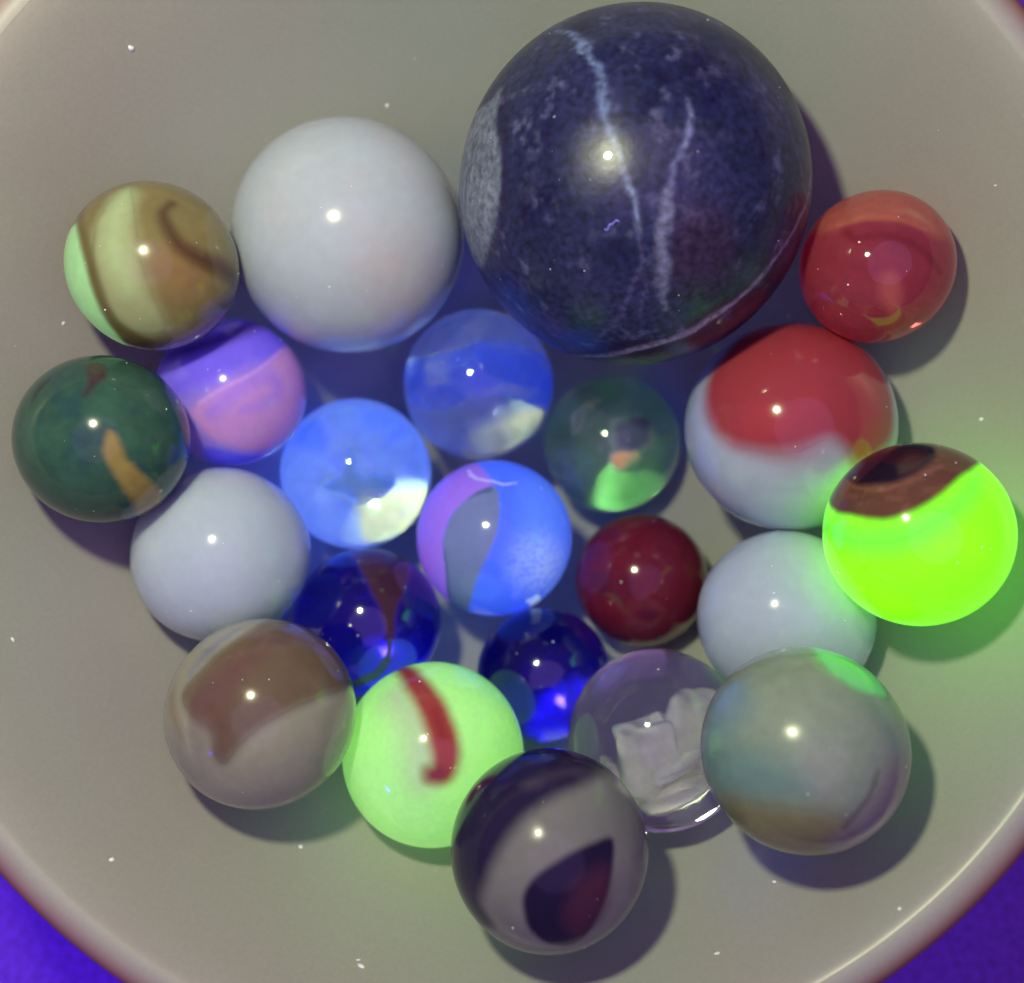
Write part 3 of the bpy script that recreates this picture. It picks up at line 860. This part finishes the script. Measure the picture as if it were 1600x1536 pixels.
veil('frosted_core', (2.4, -0.2, -0.6), (2.3, 3.3, 1.6), (-10, -14, -14), 8)
veil('frosted_flake', (1.4, -3.4, 1.4), (3.0, 0.9, 0.7), (25, -10, 28), 12)
veil('frosted_flake', (-3.5, -2.4, 0.2), (0.6, 1.1, 0.8), (0, 15, 10), 19)
veil('frosted_flake', (1.2, -1.6, 2.2), (2.0, 0.35, 0.7), (30, 0, 34), 23)

# ------------------------------------------------------------------ lint fibre on the stone sphere
def fibre():
    mk = Marble('sodalite', sub=6)
    pts = [(945, 357), (947, 359), (950, 358), (951, 354), (954, 350), (957, 350), (960, 346), (964, 344), (968, 346)]
    P = mk.q2n(catmull(mk.px2q(pts), 5)) * (mk.r + 0.09) + mk.c
    rad = 0.028
    V, F = [], []
    n = len(P)
    for i, p in enumerate(P):
        t = P[min(i + 1, n - 1)] - P[max(i - 1, 0)]
        t /= np.linalg.norm(t)
        u = (p - mk.c) / np.linalg.norm(p - mk.c)
        s = np.cross(t, u); s /= np.linalg.norm(s)
        for k in range(6):
            a = k * math.pi / 3
            V.append((p + rad * (math.cos(a) * s + math.sin(a) * u)) * MM)
    for i in range(n - 1):
        for k in range(6):
            a, b2 = i * 6 + k, i * 6 + (k + 1) % 6
            F.append((a, b2, b2 + 6, a + 6))
    F.append(tuple(range(5, -1, -1))); F.append(tuple((n - 1) * 6 + k for k in range(6)))
    mt = plain_mat('glowing_fibre', (0.3, 0.3, 0.7), 0.6, emit=(0.16, 0.13, 0.85))
    o = link('lint_fibre', mesh_from('lint_fibre', V, F, [mt]))
    tag(o, 'tiny curled violet fibre stuck on the dark stone sphere', 'lint')
fibre()

# ------------------------------------------------------------------ dust and lint specks
def dust():
    mt = plain_mat('pale_lint', (0.8, 0.8, 0.84), 0.5, emit=(0.16, 0.16, 0.17))
    V0, F0 = ico(1)
    V, F = [], []
    def speck(p, u, s):
        a = np.cross(u, rng.normal(size=3)); a /= np.linalg.norm(a)
        b2 = np.cross(u, a)
        st = rng.uniform(0.6, 1.9)
        k = V0 * (1 + rng.uniform(-.35, .35, (len(V0), 1)))
        W = p + s * (k[:, :1] * a * st + k[:, 1:2] * b2 + k[:, 2:] * u * 0.45)
        base = len(V)
        V.extend(W * MM)
        F.extend([tuple(f + base) for f in F0])
    # specks seen on the bowl
    for (u, v, s) in [(205, 75, .34), (175, 1343, .26), (470, 1323, .34), (20, 1000, .28), (605, 165, .24), (1533, 655, .24), (565, 1510, .30), (1210, 1378, .30), (1405, 1420, .26), (425, 610, .2), (560, 1500, .18), (99, 505, .2), (1120, 1490, .22), (1555, 290, .14)]:
        d3 = np.array(((u - 800) / FPX, -(v - 768) / FPX, -1.0))
        lo, hi = 60.0, 150.0
        for _ in range(50):
            mid = (lo + hi) / 2
            p = np.array((0, 0, CAM_H)) + d3 * mid
            dd = math.hypot(p[0] - BX, p[1] - BY)
            if p[2] > prof(dd): lo = mid
            else: hi = mid
        dd = max(dd, 1e-3); sl = slope(dd)
        u3 = np.array((-(p[0] - BX) / dd * sl, -(p[1] - BY) / dd * sl, 1.0)); u3 /= np.linalg.norm(u3)
        speck(p + u3 * 0.03, u3, s * 0.75)
    for i in range(46):
        a = rng.uniform(0, 2 * math.pi); dd = WALL_R * math.sqrt(rng.uniform(0.02, 1)); sl = slope(dd)
        p = np.array((BX + dd * math.cos(a), BY + dd * math.sin(a), prof(dd)))
        u3 = np.array((-math.cos(a) * sl, -math.sin(a) * sl, 1.0)); u3 /= np.linalg.norm(u3)
        speck(p, u3, rng.uniform(0.03, 0.09))
    for key in MARBLES:  # specks on the marbles also stand in for small glints
        mk = MARBLES[key]; c = np.array(mk[:3]); r = mk[3]
        for i in range(7 if key != 'sodalite' else 26):
            u3 = rng.normal(size=3); u3[2] = abs(u3[2]) + 0.3; u3 /= np.linalg.norm(u3)
            speck(c + u3 * r * 1.001, u3, rng.uniform(0.025, 0.07) if i else 0.1)
    o = link('dust', mesh_from('dust', V, F, [mt]))
    tag(o, 'pale specks of dust and lint, some in place of glints, over marbles and bowl', None, None, 'stuff')
dust()
